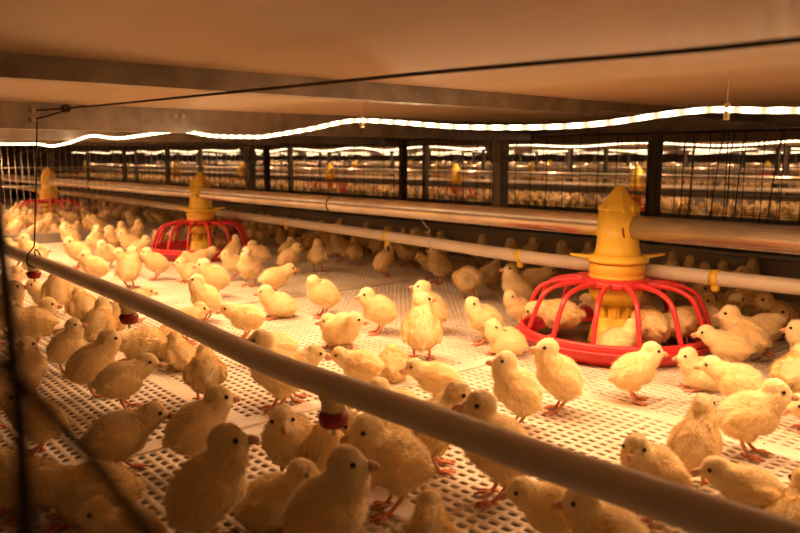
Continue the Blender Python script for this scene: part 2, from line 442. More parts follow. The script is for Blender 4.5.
# lamps inside the rope
def lamp(p, wt, rad=.03, kind='SPOT'):        # the diodes of the strip face down
    l = bpy.data.lights.new('rope_lamp', kind)
    if kind == 'SPOT': l.spot_size = math.radians(151); l.spot_blend = 1.0
    l.energy = wt; l.color = WARM; l.shadow_soft_size = rad
    o = bpy.data.objects.new('rope_lamp', l); COL.objects.link(o); o.location = p; return o
acc = 0; step = .14
for q0, q1 in zip(led_line[:-1], led_line[1:]):
    L = (q1 - q0).length; t = step - acc
    while t <= L:
        if q0.lerp(q1, t/L).x > -6.6: lamp(q0.lerp(q1, t/L) + Vector((0, 0, -.012)), LED_W, .012)
        t += step
    acc = (acc + L) % step

# ------------------------------------------------------------------ feeder
def make_feeder(label):
    """axis at the origin, floor at z=0, tube axis at z=.24 along X"""
    r = empty('pan_feeder'); tag(r, label, 'feeder')
    # red pan
    b = MB(); n = 36
    b.lathe([(.060, .006), (.120, .004), (.150, .010), (.170, .022), (.1785, .042), (.186, .045), (.188, .038), (.184, .016), (.168, .001), (.130, -.000), (.060, .000)], n, close=True)
    b.lathe([(.180, .030), (.1935, .031), (.1935, .026), (.180, .025)], n, close=True)
    b.build('pan', M['red'], r)
    MB().lathe([(.055, .012), (.10, .014), (.140, .012), (.155, .016), (0.1551, .008), (.055, .007)], 32, close=True).build('feed', M['feed'], r)
    # red grille: hub ring and ribs
    b = MB(); b.lathe([(.050, .142), (.066, .138), (.070, .128), (.066, .122), (.050, .124)], 32, close=True)
    b.build('grille_hub', M['red'], r)
    for k in range(14):
        a = 2*math.pi*(k + .35)/14; c, s_ = math.cos(a), math.sin(a)
        prof = [(.060, .131), (.090, .131), (.122, .126), (.147, .114), (.160, .094), (.171, .066), (.180, .040)]
        pts = [(c*R, s_*R, z) for R, z in spline2(prof)]
        MB().tube(pts, [.0060]*5 + [.0048]*(len(pts)-5), 8).build('rib', M['red'], r)
    # yellow centre: base cone, slotted neck, cylinder, collar with levers, barrel, cap
    b = MB(); b.lathe([(.052, .008), (.050, .020), (.040, .060), (0, .060)], 24)
    for k in range(6):
        a = 2*math.pi*k/6; b.box((.026*math.cos(a)-.008, .026*math.sin(a)-.008, .055), (.026*math.cos(a)+.008, .026*math.sin(a)+.008, .095))
    b.lathe([(.0, .086), (.042, .088), (.052, .108), (.052, .128), (0, .128)], 28)
    b.build('feed_cone', M['yel'], r)
    b = MB(); b.lathe([(.050, .120), (.0535, .124), (.0535, .134), (.0515, .136), (.0535, .139), (.0535, .144), (.0515, .146), (.0535, .149), (.0535, .172), (.0, .174)], 32)
    b.build('adjusting_sleeve', M['yeld'], r)
    b = MB(); b.lathe([(.0, .186), (.052, .184), (.060, .178), (.060, .172), (.0, .170)], 32)
    for s_ in (-1, 1):
        d = Vector((Rw[0], Rw[1], 0)) * s_; e = Vector((-d.y, d.x, 0))
        P = [d*.050 + e*.014, d*.092 + e*.005, d*.092 - e*.005, d*.050 - e*.014]
        z0 = .177
        lo = [b.bm.verts.new(q + Vector((0, 0, z0 + (.006 if i in (1, 2) else 0)))) for i, q in enumerate(P)]
        hi = [b.bm.verts.new(q + Vector((0, 0, z0 + .006 + (.004 if i in (1, 2) else 0)))) for i, q in enumerate(P)]
        b.bm.faces.new(lo); b.bm.faces.new(hi)
        for i in range(4): b.bm.faces.new((lo[i], lo[(i+1) % 4], hi[(i+1) % 4], hi[i]))
    b.build('collar', M['yel'], r)
    # barrel that clamps the tube
    b = MB(); b.lathe([(0, .178), (.048, .180), (.042, .196), (.0405, .208), (.0385, .272), (0, .272)], 28)
    b.tube([(.0, 0, .24), (.0395, 0, .24)], .0262, 24)
    b.build('barrel', M['yel'], r)
    b = MB(); b.lathe([(0, .268), (.0395, .268), (.0395, .275), (.036, .281), (.0090, .317), (.0070, .320), (0, .3205)], 8, smooth=False)
    for s_ in (-1, 1):
        b.box((.036*s_ - .004, -.012, .268), (.036*s_ + .004, .012, .281), bev=.001)
    b.build('cap', M['yel'], r)
    b = MB()
    pts = [(.030, .0310*math.cos(a), .24 + .0310*math.sin(a)) for a in np.linspace(math.pi, 1.75*math.pi, 10)]
    b.tube(pts, .0016, 6).build('retaining_clip', M['redd'], r)
    return r
def spline2(prof):
    q = spline([(a, b_, 0) for a, b_ in prof], 3); return [(p.x, p.y) for p in q]
F0 = make_feeder('large red pan feeder with yellow tower, ringed by chicks, the biggest in view')
F0.location = (-.84, FY, 0)
F0['label'] = 'biggest pan feeder, red ribbed bowl under a yellow tower, amid the chicks'
F1 = copy_tree(F0); F1.location = (-2.66, FY, 0); F1['label'] = 'middle-sized red pan feeder with yellow tower, bare lit floor in front of it'
F2 = copy_tree(F0); F2.location = (-4.58, FY, 0); F2['label'] = 'small red and yellow pan feeder seen through the pale wire partition'
F3 = copy_tree(F0); F3.location = (-6.5, FY, 0); F3['label'] = 'farthest pan feeder of this cage, beyond the pale wire partition'

# ------------------------------------------------------------------ chicks
POSE = {  # body centre, body pitch (deg), head centre, legs
    'stand': dict(bc=(-.004, 0, .055), pitch=28, head=(.023, 0, .0880), legs=1),
    'tall':  dict(bc=(-.002, 0, .056), pitch=46, head=(.016, 0, .0975), legs=1),
    'low':   dict(bc=(-.008, 0, .053), pitch=12, head=(.034, 0, .0760), legs=1),
    'sit':   dict(bc=(-.006, 0, .030), pitch=20, head=(.025, 0, .0630), legs=0),
    'peck':  dict(bc=(-.012, 0, .052), pitch=-14, head=(.044, 0, .0320), legs=1),
    'feed':  dict(bc=(-.012, 0, .050), pitch=4, head=(.040, 0, .0560), legs=1),
    'groom': dict(bc=(-.004, 0, .055), pitch=30, head=(.020, .004, .0830), legs=1),
    'doze':  dict(bc=(-.008, 0, .028), pitch=4, head=(.034, 0, .0400), legs=0),
}
HR = .0148
def ellip(bm, c, r, rot=None, n=14):
    M4 = Matrix.Translation(c) @ (rot.to_4x4() if rot else Matrix.Identity(4)) @ Matrix.Diagonal((*r, 1))
    bmesh.ops.create_uvsphere(bm, u_segments=n, v_segments=n//2 + 2, radius=1, matrix=M4)
def remeshed(bm, vox, smooth):
    me = bpy.data.meshes.new('tmp'); bm.to_mesh(me); bm.free()
    o = bpy.data.objects.new('tmp', me); COL.objects.link(o)
    m = o.modifiers.new('r', 'REMESH'); m.mode = 'VOXEL'; m.voxel_size = vox; m.use_smooth_shade = True
    s = o.modifiers.new('s', 'SMOOTH'); s.factor = .6; s.iterations = smooth
    dg = bpy.context.evaluated_depsgraph_get(); dg.update()
    out = bpy.data.meshes.new_from_object(o.evaluated_get(dg))
    bpy.data.objects.remove(o); return out
def chick_meshes(pose, yaw, seed, vox=.0024, fuzz=7500, fat=1.0):
    P = POSE[pose]; R = random.Random(seed)
    bc = Vector(P['bc']); hd = Vector(P['head']); pt = math.radians(P['pitch'])
    ax = Vector((math.cos(pt), 0, math.sin(pt))); rot = Matrix.Rotation(-pt, 3, 'Y')
    bm = bmesh.new()
    ellip(bm, bc, (.0335, .0262*fat, .0262*fat), rot)                                  # trunk
    ellip(bm, bc + ax*.012 + Vector((0, 0, -.003)), (.0235, .0245*fat, .0255*fat), rot)     # breast
    ellip(bm, bc - ax*.014 + Vector((0, 0, -.002)), (.0225, .0250*fat, .0245*fat), rot)      # rump
    ellip(bm, bc - ax*.034 + Vector((0, 0, .003)), (.010, .0105, .0085), rot)       # tail tuft
    sh = bc + ax*.020 + Vector((0, 0, .004))
    for k in range(7):                                                            # neck
        t = k/6; q = sh.lerp(hd, t); q.x += .006*math.sin(t*math.pi) * (1 if pose != 'groom' else .2)
        r = .0195*(1-t) + .0122*t; ellip(bm, q, (r, r, r), n=12)
    yw = math.radians(yaw); hp = math.radians({'peck': -60, 'feed': -42, 'tall': 4}.get(pose, -10)); 
    fd = Vector((math.cos(yw)*math.cos(hp), math.sin(yw)*math.cos(hp), math.sin(hp)))
    sd = Vector((-math.sin(yw), math.cos(yw), 0)); upv = fd.cross(sd)
    hrot = Matrix((fd, sd, upv)).transposed()
    ellip(bm, hd, (HR*1.10, HR*.90, HR*.98), hrot)
    ellip(bm, hd + fd*.0115 - upv*.0025, (.0100, .0075, .0078), hrot, 12)            # face
    ellip(bm, hd + fd*.0175 - upv*.0035, (.0055, .0045, .0046), hrot, 10)
    for s in (-1, 1):                                                             # cheeks, wings, thighs
        ellip(bm, hd + fd*.002 + sd*s*.007 - upv*.005, (.0085, .007, .0075), hrot, 10)
        wr = rot @ Matrix.Rotation(math.radians(-8*s), 3, 'Z') @ Matrix.Rotation(math.radians(14), 3, 'Y')
        wc = bc + ax*-.002 + Vector((0, s*.0232*fat, .000))
        ellip(bm, wc, (.0235, .0080, .0150), wr, 14)
        ellip(bm, wc + wr @ Vector((-.019, 0, -.002)), (.011, .0042, .0065), wr, 10)
        if P['legs']:
            ellip(bm, (-.004, s*.0125, .0360), (.0120, .0095, .0145), None, 10)
    body = remeshed(bm, vox, 5)
    nv = len(body.vertices)
    co = np.zeros(nv*3); body.vertices.foreach_get('co', co); co = co.reshape(-1, 3)
    b = bmesh.new(); b.from_mesh(body); bpy.data.meshes.remove(body)
    for f in b.faces: f.smooth = True; f.material_index = 0
    b.verts.ensure_lookup_table()
    # down lumps
    from mathutils import noise
    for v in b.verts:
        v.co += v.normal * (.0011*noise.noise(v.co*95 + Vector((seed*3.1, 0, 0))) + .0006*noise.noise(v.co*260))
    b.normal_update()
    # down tufts
    fs = [f for f in b.faces]; wts = [f.calc_area() for f in fs]
    for f in R.choices(fs, wts, k=fuzz):
        c = f.calc_center_median(); N = f.normal.copy()
        c = c + (f.verts[0].co - c)*R.uniform(-.9, .9) + (f.verts[1].co - c)*R.uniform(-.9, .9)
        if (c - (hd + fd*.018)).length < .007 or c.z < .004: continue
        flow = (-ax + Vector((0, 0, -.25))); flow = (flow - N*flow.dot(N))
        if flow.length < 1e-4: continue
        flow.normalize()
        hh = (c - hd).length < .02
        L = (.0034 if hh else .0062)*R.uniform(.6, 1.3)
        tip = c + (flow*.85 + N*R.uniform(.25, .75) + Vector((R.gauss(0, .2), R.gauss(0, .2), R.gauss(0, .2)))).normalized()*L
        sdw = N.cross(flow)*(.00035 if hh else .00045)
        a = b.verts.new(c - N*.0006 - sdw); a2 = b.verts.new(c - N*.0006 + sdw); a3 = b.verts.new(tip)
        nf = b.faces.new((a, a2, a3)); nf.smooth = True; nf.material_index = 0
    mbody = MB(); mbody.bm.free(); mbody.bm = b
    # shanks and toes, rooted in the thighs
    for s in (-1, 1):
        if P['legs']:
            stp = (.006 if s > 0 else -.004)
            fx, fy = .002 + stp, s*.0125
            pts = [(-.005, s*.0130, .034), (-.011, s*.0130, .025), (-.004 + stp*.6, s*.0127, .011), (fx, fy, .0035)]
            mbody.tube(spline(pts, 3), [.0034, .0030, .0027, .0024, .0024, .0024, .0022, .0022, .0022, .0024], 7, mi=1)
        else:
            fx, fy = .016, s*.013
            mbody.tube([(.004, fy, .006), (fx, fy, .0035)], [.003, .0024], 7, mi=1)
        for ang, L in ((0, .019), (33, .0155), (-33, .0155), (180, .007)):
            aa = math.radians(ang + s*6); d = Vector((math.cos(aa), math.sin(aa), 0)); o = Vector((fx, fy, .0028))
            mbody.tube([o, o + d*L*.5 + Vector((0, 0, .0006)), o + d*L*.85 + Vector((0, 0, -.0006)), o + d*L + Vector((0, 0, -.0018))], [.0021, .0017, .0014, .0006], 6, mi=1)
    me = mbody.mesh('chick', [M['down'], M['skin'], M['beak'], M['eye']])
    # beak
    bk = MB(); o = hd + fd*.0200 - upv*.0028
    gap = .0
    if seed % 5 == 0: gap = .0018
    bk.tube([o - fd*.002, o + fd*.002 + upv*.0002, o + fd*.0065 - upv*.0005, o + fd*.0086 - upv*.0026], [.0044, .0040, .0026, .0004], 10)
    bk.tube([o - fd*.002 - upv*.0022, o + fd*.003 - upv*(.0026 + gap), o + fd*.0070 - upv*(.0030 + gap*1.6)], [.0032, .0024, .0006], 10)
    beak = bk.mesh('beak', M['beak'])
    eyes = []
    for s in (-1, 1):
        e = MB(); c = hd + fd*.0082 + sd*s*.0112 + upv*.0022
        bmesh.ops.create_uvsphere(e.bm, u_segments=12, v_segments=8, radius=.0026, matrix=Matrix.Translation(c))
        for f in e.bm.faces: f.smooth = True
        eyes.append(e.mesh('eye', M['eye']))
    return me, beak, eyes
CACHE = {}
def chick_kit(pose, yaw, var):
    k = (pose, yaw, var)
    if k not in CACHE:
        CACHE[k] = chick_meshes(pose, yaw, hash_seed(k), fat=(1.0, 1.06, .95)[var])
    return CACHE[k]
def hash_seed(k): return (len(k[0])*31 + ord(k[0][1])*7 + int(k[1])*3 + k[2]*101) % 997
CHICKS = []
def put_chick(x, y, z, ang, pose, yaw, s, label, group=None, var=None, tilt=0):
    if var is None: var = rnd.randrange(2)
    me, bk, ey = chick_kit(pose, yaw, var)
    o = bpy.data.objects.new('chick', me); COL.objects.link(o)
    o.location = (x, y, z); o.rotation_euler = (0, 0, ang); o.scale = (s, s, s)
    for nm, d in (('beak', bk), ('eye', ey[0]), ('eye', ey[1])):
        c = bpy.data.objects.new(nm, d); COL.objects.link(c); c.parent = o
    tag(o, label, 'chick', group); CHICKS.append((x, y, s)); return o

# --- the chicks one by one: head (u, v) in the photo, body facing and look direction (degrees: 0 to the picture's right, 90 away, 180 to its left, 270 towards us), pose, foot (u, v) or None, label
G_L = None
C = [
 (225,440,0,350,'tall',(212,548),'big shadowed chick at the front edge standing tall, beak pointing past its raised breast'),
 (296,418,250,285,'stand',None,'chick under the front pipe facing the camera with both eyes showing'),
 (302,472,345,350,'sit',None,'smaller chick tucked between two big front chicks, tail to the camera-facing one'),
 (348,463,350,350,'stand',(325,572),'largest chick cut by the bottom edge, beak below the red cup'),
 (334,441,90,90,'sit',None,'chick showing only the round back of its head beneath the red cup'),
 (325,412,80,80,'low',None,'pale fluffy rump of a chick lit from behind at the front pipe red cup'),
 (343,423,200,200,'low',None,'chick with its eye right under the red cup of the front pipe'),
 (364,429,200,190,'stand',(395,512),'chick standing on perforated slats below the pipe, facing the big dark head'),
 (431,503,90,90,'stand',(428,592),'chick at the bottom edge seen from behind, neck like a column'),
 (516,491,195,185,'low',(556,552),'chick at the bottom edge leaning toward the single leg beside it'),
 (484,402,200,185,'stand',(490,500),'chick behind the front pipe beak to beak with its neighbour, one leg on the slats'),
 (462,393,20,355,'stand',(432,470),'chick behind the front pipe beak to beak, spread toes showing below the pipe'),
 (577,500,185,180,'tall',(610,590),'chick with open beak cut by the bottom edge under the pipe'),
 (650,446,225,268,'stand',(628,516),'scowling chick facing the camera just above the front pipe'),
 (706,405,75,90,'tall',(688,482),'chick seen from behind with a long upright neck beside the walking one'),
 (709,468,190,180,'low',(752,532),'chick above the front pipe holding its beak over the slats, half hidden'),
 (781,390,5,0,'stand',(741,456),'chick standing on one visible foot, looking out past the long-necked one'),
 (806,482,80,100,'sit',None,'pale rounded chick cut off beside the pipe at the picture corner'),
 (797,404,200,230,'doze',None,'chick with lowered pink beak at the picture edge beyond the long-necked one'),
 (799,352,80,60,'stand',(796,402),'chick cut by the picture edge, back turned, above the pink-beaked one'),
 (705,364,180,180,'low',(742,412),'chick with yellow back crouching behind the long-necked one'),
 (692,355,200,190,'sit',(694,390),'small chick squeezed against the rim of the big feeder bowl, one eye peeking'),
 (707,332,185,180,'sit',(722,372),'plump chick resting beside the last rib of the big feeder'),
 (726,313,185,180,'stand',(748,364),'bright standing chick behind the resting plump one, wing tip outlined'),
 (654,350,15,0,'stand',(631,402),'chick standing in front of the big feeder bowl on two pink legs'),
 (541,348,195,180,'stand',(567,412),'chick standing against the big feeder bowl, looking away from it'),
 (495,361,195,180,'stand',(531,428),'large chick ahead of the feeder one, shoulder to the bare slats'),
 (503,326,200,340,'sit',(490,356),'round chick sitting near the bowl with its head turned back'),
 (485,303,190,345,'stand',(464,344),'chick with breast toward the camera, second from the red bowl'),
 (520,296,200,350,'stand',(503,330),'chick touching the red rim of the big bowl with its face'),
 (514,269,230,190,'stand',(512,312),'dim chick behind the rear pipe clip raising its beak'),
 (550,270,10,0,'low',(533,300),'dim chick bending toward the big feeder from its far side'),
 (471,268,80,90,'peck',(471,300),'round rump of a chick feeding with its back turned, near the rear pipe'),
 (492,264,60,70,'stand',(497,290),'dim chick partly behind the round rump near the rear pipe'),
 (483,238,70,30,'tall',None,'dim chick stretching its neck above the rear pipe at the gusseted post'),
 (513,242,230,330,'tall',None,'dim chick head above the rear pipe, first of the pair past the post'),
 (531,241,30,20,'tall',None,'dim chick head above the rear pipe, second of the pair past the post'),
 (566,244,230,190,'tall',None,'dim chick above the rear pipe looking along it beside the yellow lever'),
 (589,246,80,80,'tall',None,'dim chick head right beside the tip of the yellow lever'),
 (421,300,90,20,'stand',(423,360),'chick with its back to the camera and head turned, standing on both feet mid floor'),
 (415,287,200,180,'stand',(442,334),'chick behind the back-turned one, face clear to its side'),
 (366,294,195,180,'low',(379,334),'chick striding across the bare slats with one leg far forward'),
 (312,281,200,120,'groom',(323,317),'chick with head tucked down preening beside the pale floor joint'),
 (330,320,235,190,'sit',(333,347),'small chick half hidden behind the sitting one, mid floor'),
 (352,319,300,0,'sit',(350,354),'chick sitting upright facing the camera with head turned, mid floor'),
 (335,355,190,180,'low',(364,392),'chick behind the front pipe, beak to beak above the pipe'),
 (378,387,190,180,'sit',None,'chick with only head and back above the front pipe, at its middle'),
 (409,370,195,180,'low',(440,406),'chick with yellow back behind the front pipe, facing open slats'),
 (308,354,10,0,'stand',(298,402),'chick behind the front pipe meeting another beak to beak, facing it'),
 (266,333,200,180,'tall',(276,410),'chick whose head tops the front pipe and legs show beneath it'),
 (252,344,200,200,'doze',None,'chick bowed low behind the front pipe, only its crown showing'),
 (228,308,195,180,'stand',(243,340),'chick bending over a red foot, plump body on the bright floor'),
 (193,280,200,180,'stand',(212,322),'alert chick stretched up on the bright floor in front of the middle feeder'),
 (202,264,200,180,'stand',(216,298),'chick just behind the alert stretched one near the middle feeder'),
 (198,308,30,0,'stand',(192,344),'chick behind the front pipe looking at the red foot'),
 (272,291,200,180,'sit',(268,318),'chick sitting beside the pale floor joint, pink beak'),
 (292,268,10,0,'low',(274,296),'chick leaning forward over the floor between feeder and preening chick'),
 (298,247,15,0,'stand',(288,274),'chick with eye and beak outlined, rear of the bright floor'),
 (289,240,60,340,'stand',(291,262),'small chick peeping over the shoulder of its neighbour near the middle feeder'),
 (251,252,250,290,'stand',(243,286),'chick facing the camera beside the middle feeder rim'),
 (249,244,190,190,'stand',(265,268),'chick nearest the last red rib of the middle feeder, its rump outward'),
 (229,254,200,200,'stand',(229,280),'chick drooping its head in front of the middle feeder bowl'),
 (187,255,190,200,'low',(194,274),'chick feeding at the front rim of the middle feeder, face down'),
 (207,250,20,10,'sit',(213,272),'crouching chick at the front rim of the middle feeder behind the face-down one'),
 (236,238,60,60,'tall',(234,264),'chick stretching upright at the side of the middle feeder bowl'),
 (317,243,90,90,'stand',(319,272),'chick seen square from behind with both legs, rear of the floor'),
 (337,237,200,20,'stand',(337,262),'dim chick in shade beside the one seen square from behind'),
 (354,241,90,80,'stand',(354,266),'dim chick with its back to us under the rear water pipe'),
 (392,246,30,40,'low',(379,277),'fat chick with a gold rump and two pink legs near the yellow clip'),
 (399,244,200,200,'stand',(405,266),'dim chick behind the fat gold-rumped one'),
 (414,231,40,20,'tall',(413,264),'dim chick whose head shows above the rear pipe next to the hanger wire'),
 (388,229,60,0,'tall',None,'dim chick head over the rear pipe above the yellow clip'),
 (367,224,70,20,'tall',None,'dim chick head over the rear pipe, one before the yellow clip'),
 (436,250,230,200,'tall',(437,283),'chick stretching its beak up to the rear pipe at the hanger wire'),
 (423,256,190,230,'stand',(425,278),'chick leaning on the one that reaches up to the pipe'),
 (341,222,60,60,'tall',None,'dim chick head above the rear pipe near the feed tube joint'),
 (702,288,230,0,'stand',None,'chick across the big bowl, beneath the yellow clip of the rear pipe'),
 (712,299,200,185,'stand',None,'dim chick between the big feeder ribs and the bright standing one'),
 (736,300,10,0,'stand',None,'dim chick nose to nose behind the bright standing one, the lower of the pair'),
 (745,294,200,180,'stand',None,'dim chick nose to nose behind the bright standing one, the taller of the pair'),
 (779,311,20,0,'stand',None,'brown-shaded chick near the rear panel at the picture edge'),
 (743,272,200,190,'tall',None,'dim chick peering over the rear pipe past the hooks'),
 (753,263,80,90,'tall',None,'dim chick neck rising above the rear pipe past the hooks'),
 (690,260,90,90,'tall',None,'dim column-like neck above the rear pipe, second from the yellow tower'),
 (673,256,90,80,'tall',None,'dim column-like neck above the rear pipe, right beside the yellow tower'),
 (705,267,60,60,'tall',None,'dim chick crown just over the rear pipe near its yellow clip'),
 (20,238,195,180,'stand',(34,268),'chick with dark eye patch by the knotted drop wire'),
 (9,242,190,180,'stand',None,'chick barely peeking behind the dark-eyed one at the picture edge'),
 (66,226,190,330,'stand',(70,252),'chick standing before the low grey board of the partition'),
 (66,241,200,230,'low',(82,268),'chick preening its breast beside the drop wire knot'),
 (44,249,10,330,'low',(36,276),'chick stooping right behind the drop wire'),
 (96,229,280,290,'tall',(98,256),'upright chick facing the camera at the end of the grey board'),
 (110,229,250,200,'stand',(112,254),'chick just past the end of the grey board, first of the trio'),
 (119,225,60,60,'stand',(124,252),'chick just past the end of the grey board, second of the trio'),
 (139,223,30,50,'tall',(135,250),'chick standing tall with its back curved, next to the feeder rim'),
 (122,233,190,190,'low',(132,258),'broad pale chick in front of the trio past the grey board'),
 (146,239,350,0,'stand',(140,262),'chick looking at the rim of the middle feeder'),
 (105,244,230,330,'stand',(103,268),'chick with a tiny pink beak turned down, behind the small round one'),
 (85,255,200,185,'stand',(94,285),'small round chick with one visible leg just above the front pipe'),
 (121,252,200,190,'stand',(124,276),'chick peeking out beside the tall pair near the middle feeder'),
 (135,251,60,40,'tall',(126,288),'tall chick with back turned and neck stretched, first of the tall pair'),
 (152,252,200,180,'stand',(148,280),'second of the tall pair, tail toward the middle feeder'),
 (60,264,80,120,'stand',(58,314),'big chick rising behind the front pipe with legs showing below it'),
 (20,271,10,0,'stand',(8,302),'chick looking at the red cup next to the drop wire'),
 (15,287,350,350,'stand',(8,334),'shadowed chick under the front pipe, behind the dark blurred wire'),
 (41,304,330,350,'sit',(48,334),'small chick squatting under the front pipe'),
 (12,313,200,190,'low',(28,350),'shadowed chick half behind the dark blurred wire'),
 (24,345,285,268,'tall',(33,402),'chick facing the camera with open beak by the blurred wire'),
 (14,395,170,200,'stand',(38,455),'big chick on two red legs behind the crossed blurred wires'),
 (74,325,345,350,'tall',(66,372),'upright chick with one wing away from its side, third row behind the blurred wires'),
 (111,338,10,0,'low',(92,396),'chick leaning forward with a red foot flat on the solid strip'),
 (149,361,10,350,'stand',(125,410),'chick looking down with one straight leg on the slats'),
 (103,304,70,60,'stand',(100,352),'chick with its back turned in the shade under the front pipe'),
 (80,293,100,110,'sit',(82,330),'round resting chick below the front pipe showing no face'),
 (130,331,190,180,'doze',(146,360),'chick resting under the second red cup'),
 (131,296,20,0,'stand',(122,338),'chick peeping over the front pipe above the second red cup, lower of two'),
 (145,291,10,0,'stand',(138,322),'chick peeping over the front pipe above the second red cup, upper of two'),
 (221,396,10,0,'stand',(196,468),'chick in the shade watching open slats, smooth round crown'),
 (147,412,0,350,'stand',(136,474),'shaded chick stepping across the slats with spread toes'),
 (180,340,110,110,'sit',(172,368),'round back of a chick under the front pipe, smaller of the pair'),
 (208,352,90,100,'stand',(201,402),'round back of a chick under the front pipe, larger of the pair'),
 (92,516,190,180,'sit',(128,558),'blurred chick head at the bottom edge behind the slanting wire'),
 (58,470,170,150,'doze',(66,520),'blurred chick lying down behind the slanting wire'),
 (2,462,200,200,'sit',None,'blurred chick cut by the picture edge behind the upright wire'),
 (157,233,250,280,'stand',(158,250),'chick inside the middle feeder bowl by its outer rib'),
 (175,229,275,275,'tall',(173,248),'chick standing inside the middle feeder bowl facing the camera'),
 (764,299,200,190,'stand',None,'dim chick between the nose-to-nose pair and the brown-shaded one'),
 (798,328,200,180,'stand',None,'dim chick at the picture edge just below the brown-shaded one'),
 (757,283,90,80,'sit',None,'dim chick low against the rear panel past the hooks'),
 (4,302,10,0,'stand',None,'chick cut by the picture edge under the front pipe, behind the blurred upright wire'),
 (33,284,200,190,'sit',None,'small chick below the front pipe directly under the first red cup'),
 (6,378,350,0,'low',None,'shadowed chick cut by the picture edge, level with the open-beaked one'),
 (392,352,90,90,'doze',None,'crouching chick hidden behind the one on the far side of the front pipe'),
 (165,322,60,30,'sit',None,'chick crouched just beyond the front pipe after the pair of peeping heads'),
 (181,262,200,180,'sit',None,'small chick squatting below the front rim of the middle feeder'),
 (218,240,90,80,'doze',(216,254),'chick feeding inside the middle feeder bowl with back turned'),
]
def place(rec):
    hu, hv, a, look, pose, foot, lab = rec
    P = POSE[pose]; off = math.degrees(math.atan2(hu - 400, FPX))
    ang = math.radians(49.5 + a - off)
    yaw = (look - a + 180) % 360 - 180
    if pose == 'groom': yaw = -150
    yaw = max(-150, min(150, round(yaw/30)*30))
    hx, _, hz = P['head']
    if foot:
        p = at_h(foot[0], foot[1], 0)
        order = ['doze', 'sit', 'low', 'stand', 'tall']
        for _try in range(4):
            hx, _, hz = POSE[pose]['head']
            lo, hi = .6, 1.5
            for _ in range(24):
                s = (lo + hi)/2; q = proj(p.x + hx*s*math.cos(ang), p.y + hx*s*math.sin(ang), hz*s)
                if q[1] < hv: hi = s
                else: lo = s
            s = (lo + hi)/2
            if s > 1.10 and pose in order[1:4]: pose = order[order.index(pose) + 1]
            elif s < .86 and pose in ('tall', 'stand'): pose = order[order.index(pose) - 1]
            else: break
        if s > 1.13 or s < .85: print('SIZE', rec[:2], pose, round(s, 2))
        s = min(1.13, max(.85, s))
        q = proj(p.x + hx*s*math.cos(ang), p.y + hx*s*math.sin(ang), hz*s)
        # slide sideways halfway so that head and feet share the error
        d = (hu - q[0])*.6*q[2]/FPX; p = Vector((p.x + Rw[0]*d, p.y + Rw[1]*d, 0))
    else:
        s = rnd.uniform(.97, 1.04); h = at_h(hu, hv, hz*s); p = Vector((h.x - hx*s*math.cos(ang), h.y - hx*s*math.sin(ang), 0))
    if p.y > REAR - .045: p.y = REAR - .045
    z = .012 if ((p.x + 2.66)**2 + (p.y - FY)**2) < .15**2 else 0
    PL.append([p.x, p.y, z, ang, pose, yaw, s, lab, p.x, p.y])
PL = []
for rec in C: place(rec)
for _ in range(12):
    for i in range(len(PL)):
        for j in range(i):
            A, B = PL[i], PL[j]; dx, dy = A[0]-B[0], A[1]-B[1]; d = math.hypot(dx, dy) or 1e-4
            need = .052*(A[6] + B[6])/2
            if d < need:
                k = (need - d)*.25/d; A[0] += dx*k; A[1] += dy*k; B[0] -= dx*k; B[1] -= dy*k
    for A in PL:                       # never drift far from where the photo has them
        dx, dy = A[0]-A[8], A[1]-A[9]; d = math.hypot(dx, dy)
        if d > .016: A[0] = A[8] + dx*.016/d; A[1] = A[9] + dy*.016/d
        A[1] = min(A[1], REAR - .04)
        for fx in (-.84, -2.66):
            ex, ey = A[0]-fx, A[1]-FY; d = math.hypot(ex, ey)
            if A[2] == 0 and .10 < d < .212: A[0] = fx + ex*.212/d; A[1] = FY + ey*.212/d
for A in PL: put_chick(*A[:8])
# chicks inside the big feeder bowl
inside = [(-.925, 1.196, 178, 'feed', 0, 'chick eating inside the big feeder bowl, head down, seen between the ribs'),
          (-.925, 1.365, 160, 'feed', 0, 'chick inside the big feeder bowl behind the eating one'),
          (-.845, 1.405, 100, 'sit', 30, 'chick inside the far side of the big feeder bowl'),
          (-.755, 1.265, 120, 'feed', 0, 'chick inside the big feeder bowl beside the yellow cone, back turned'),
          (-.730, 1.345, 60, 'feed', 0, 'chick inside the big feeder bowl at the last ribs, back turned'),
          (-.752, 1.165, 20, 'sit', 0, 'chick lying inside the big feeder bowl against its front rim')]
for x, y, a, ps, yw, lab in inside:
    put_chick(x, y, .012, math.radians(49.5 + a - 15), ps, yw, 1.06 if 'head down' in lab else .98, lab)
# crowd of chicks that nothing tells apart
def free(x, y, d):
    return all((x-a)**2 + (y-b_)**2 > (d)**2 for a, b_, _ in CHICKS)
def scatter(n, xr, yr, group, label, dmin=.062, ok=None):
    k = 0; t = 0
    while k < n and t < 6000:
        t += 1; x = rnd.uniform(*xr); y = rnd.uniform(*yr)
        if not free(x, y, dmin) or (ok and not ok(x, y)): continue
        ps = rnd.choice(['stand', 'stand', 'tall', 'low', 'sit']); yw = rnd.choice([0, 0, 30, -30])
        put_chick(x, y, 0, rnd.uniform(0, 6.28), ps, yw, rnd.uniform(.9, 1.06), label, group, var=0); k += 1
def okx(x, y):
    if abs(x - PX) < .05 and y < 1.35: return False
    for fx in (-2.66, -4.58, -6.5):
        if (x-fx)**2 + (y-FY)**2 < .225**2: return False
    return True
scatter(119, (-5.4, -3.58), (.45, 1.96), 'crowded chicks beyond the partition', 'yellow chick in the crowd beyond the pale wire partition', dmin=.072, ok=okx)
scatter(30, (-3.5, -1.95), (1.60, 1.97), 'dim chicks behind the rear pipe', 'dim chick crowding between the rear water pipe and the grey panel', dmin=.075, ok=okx)
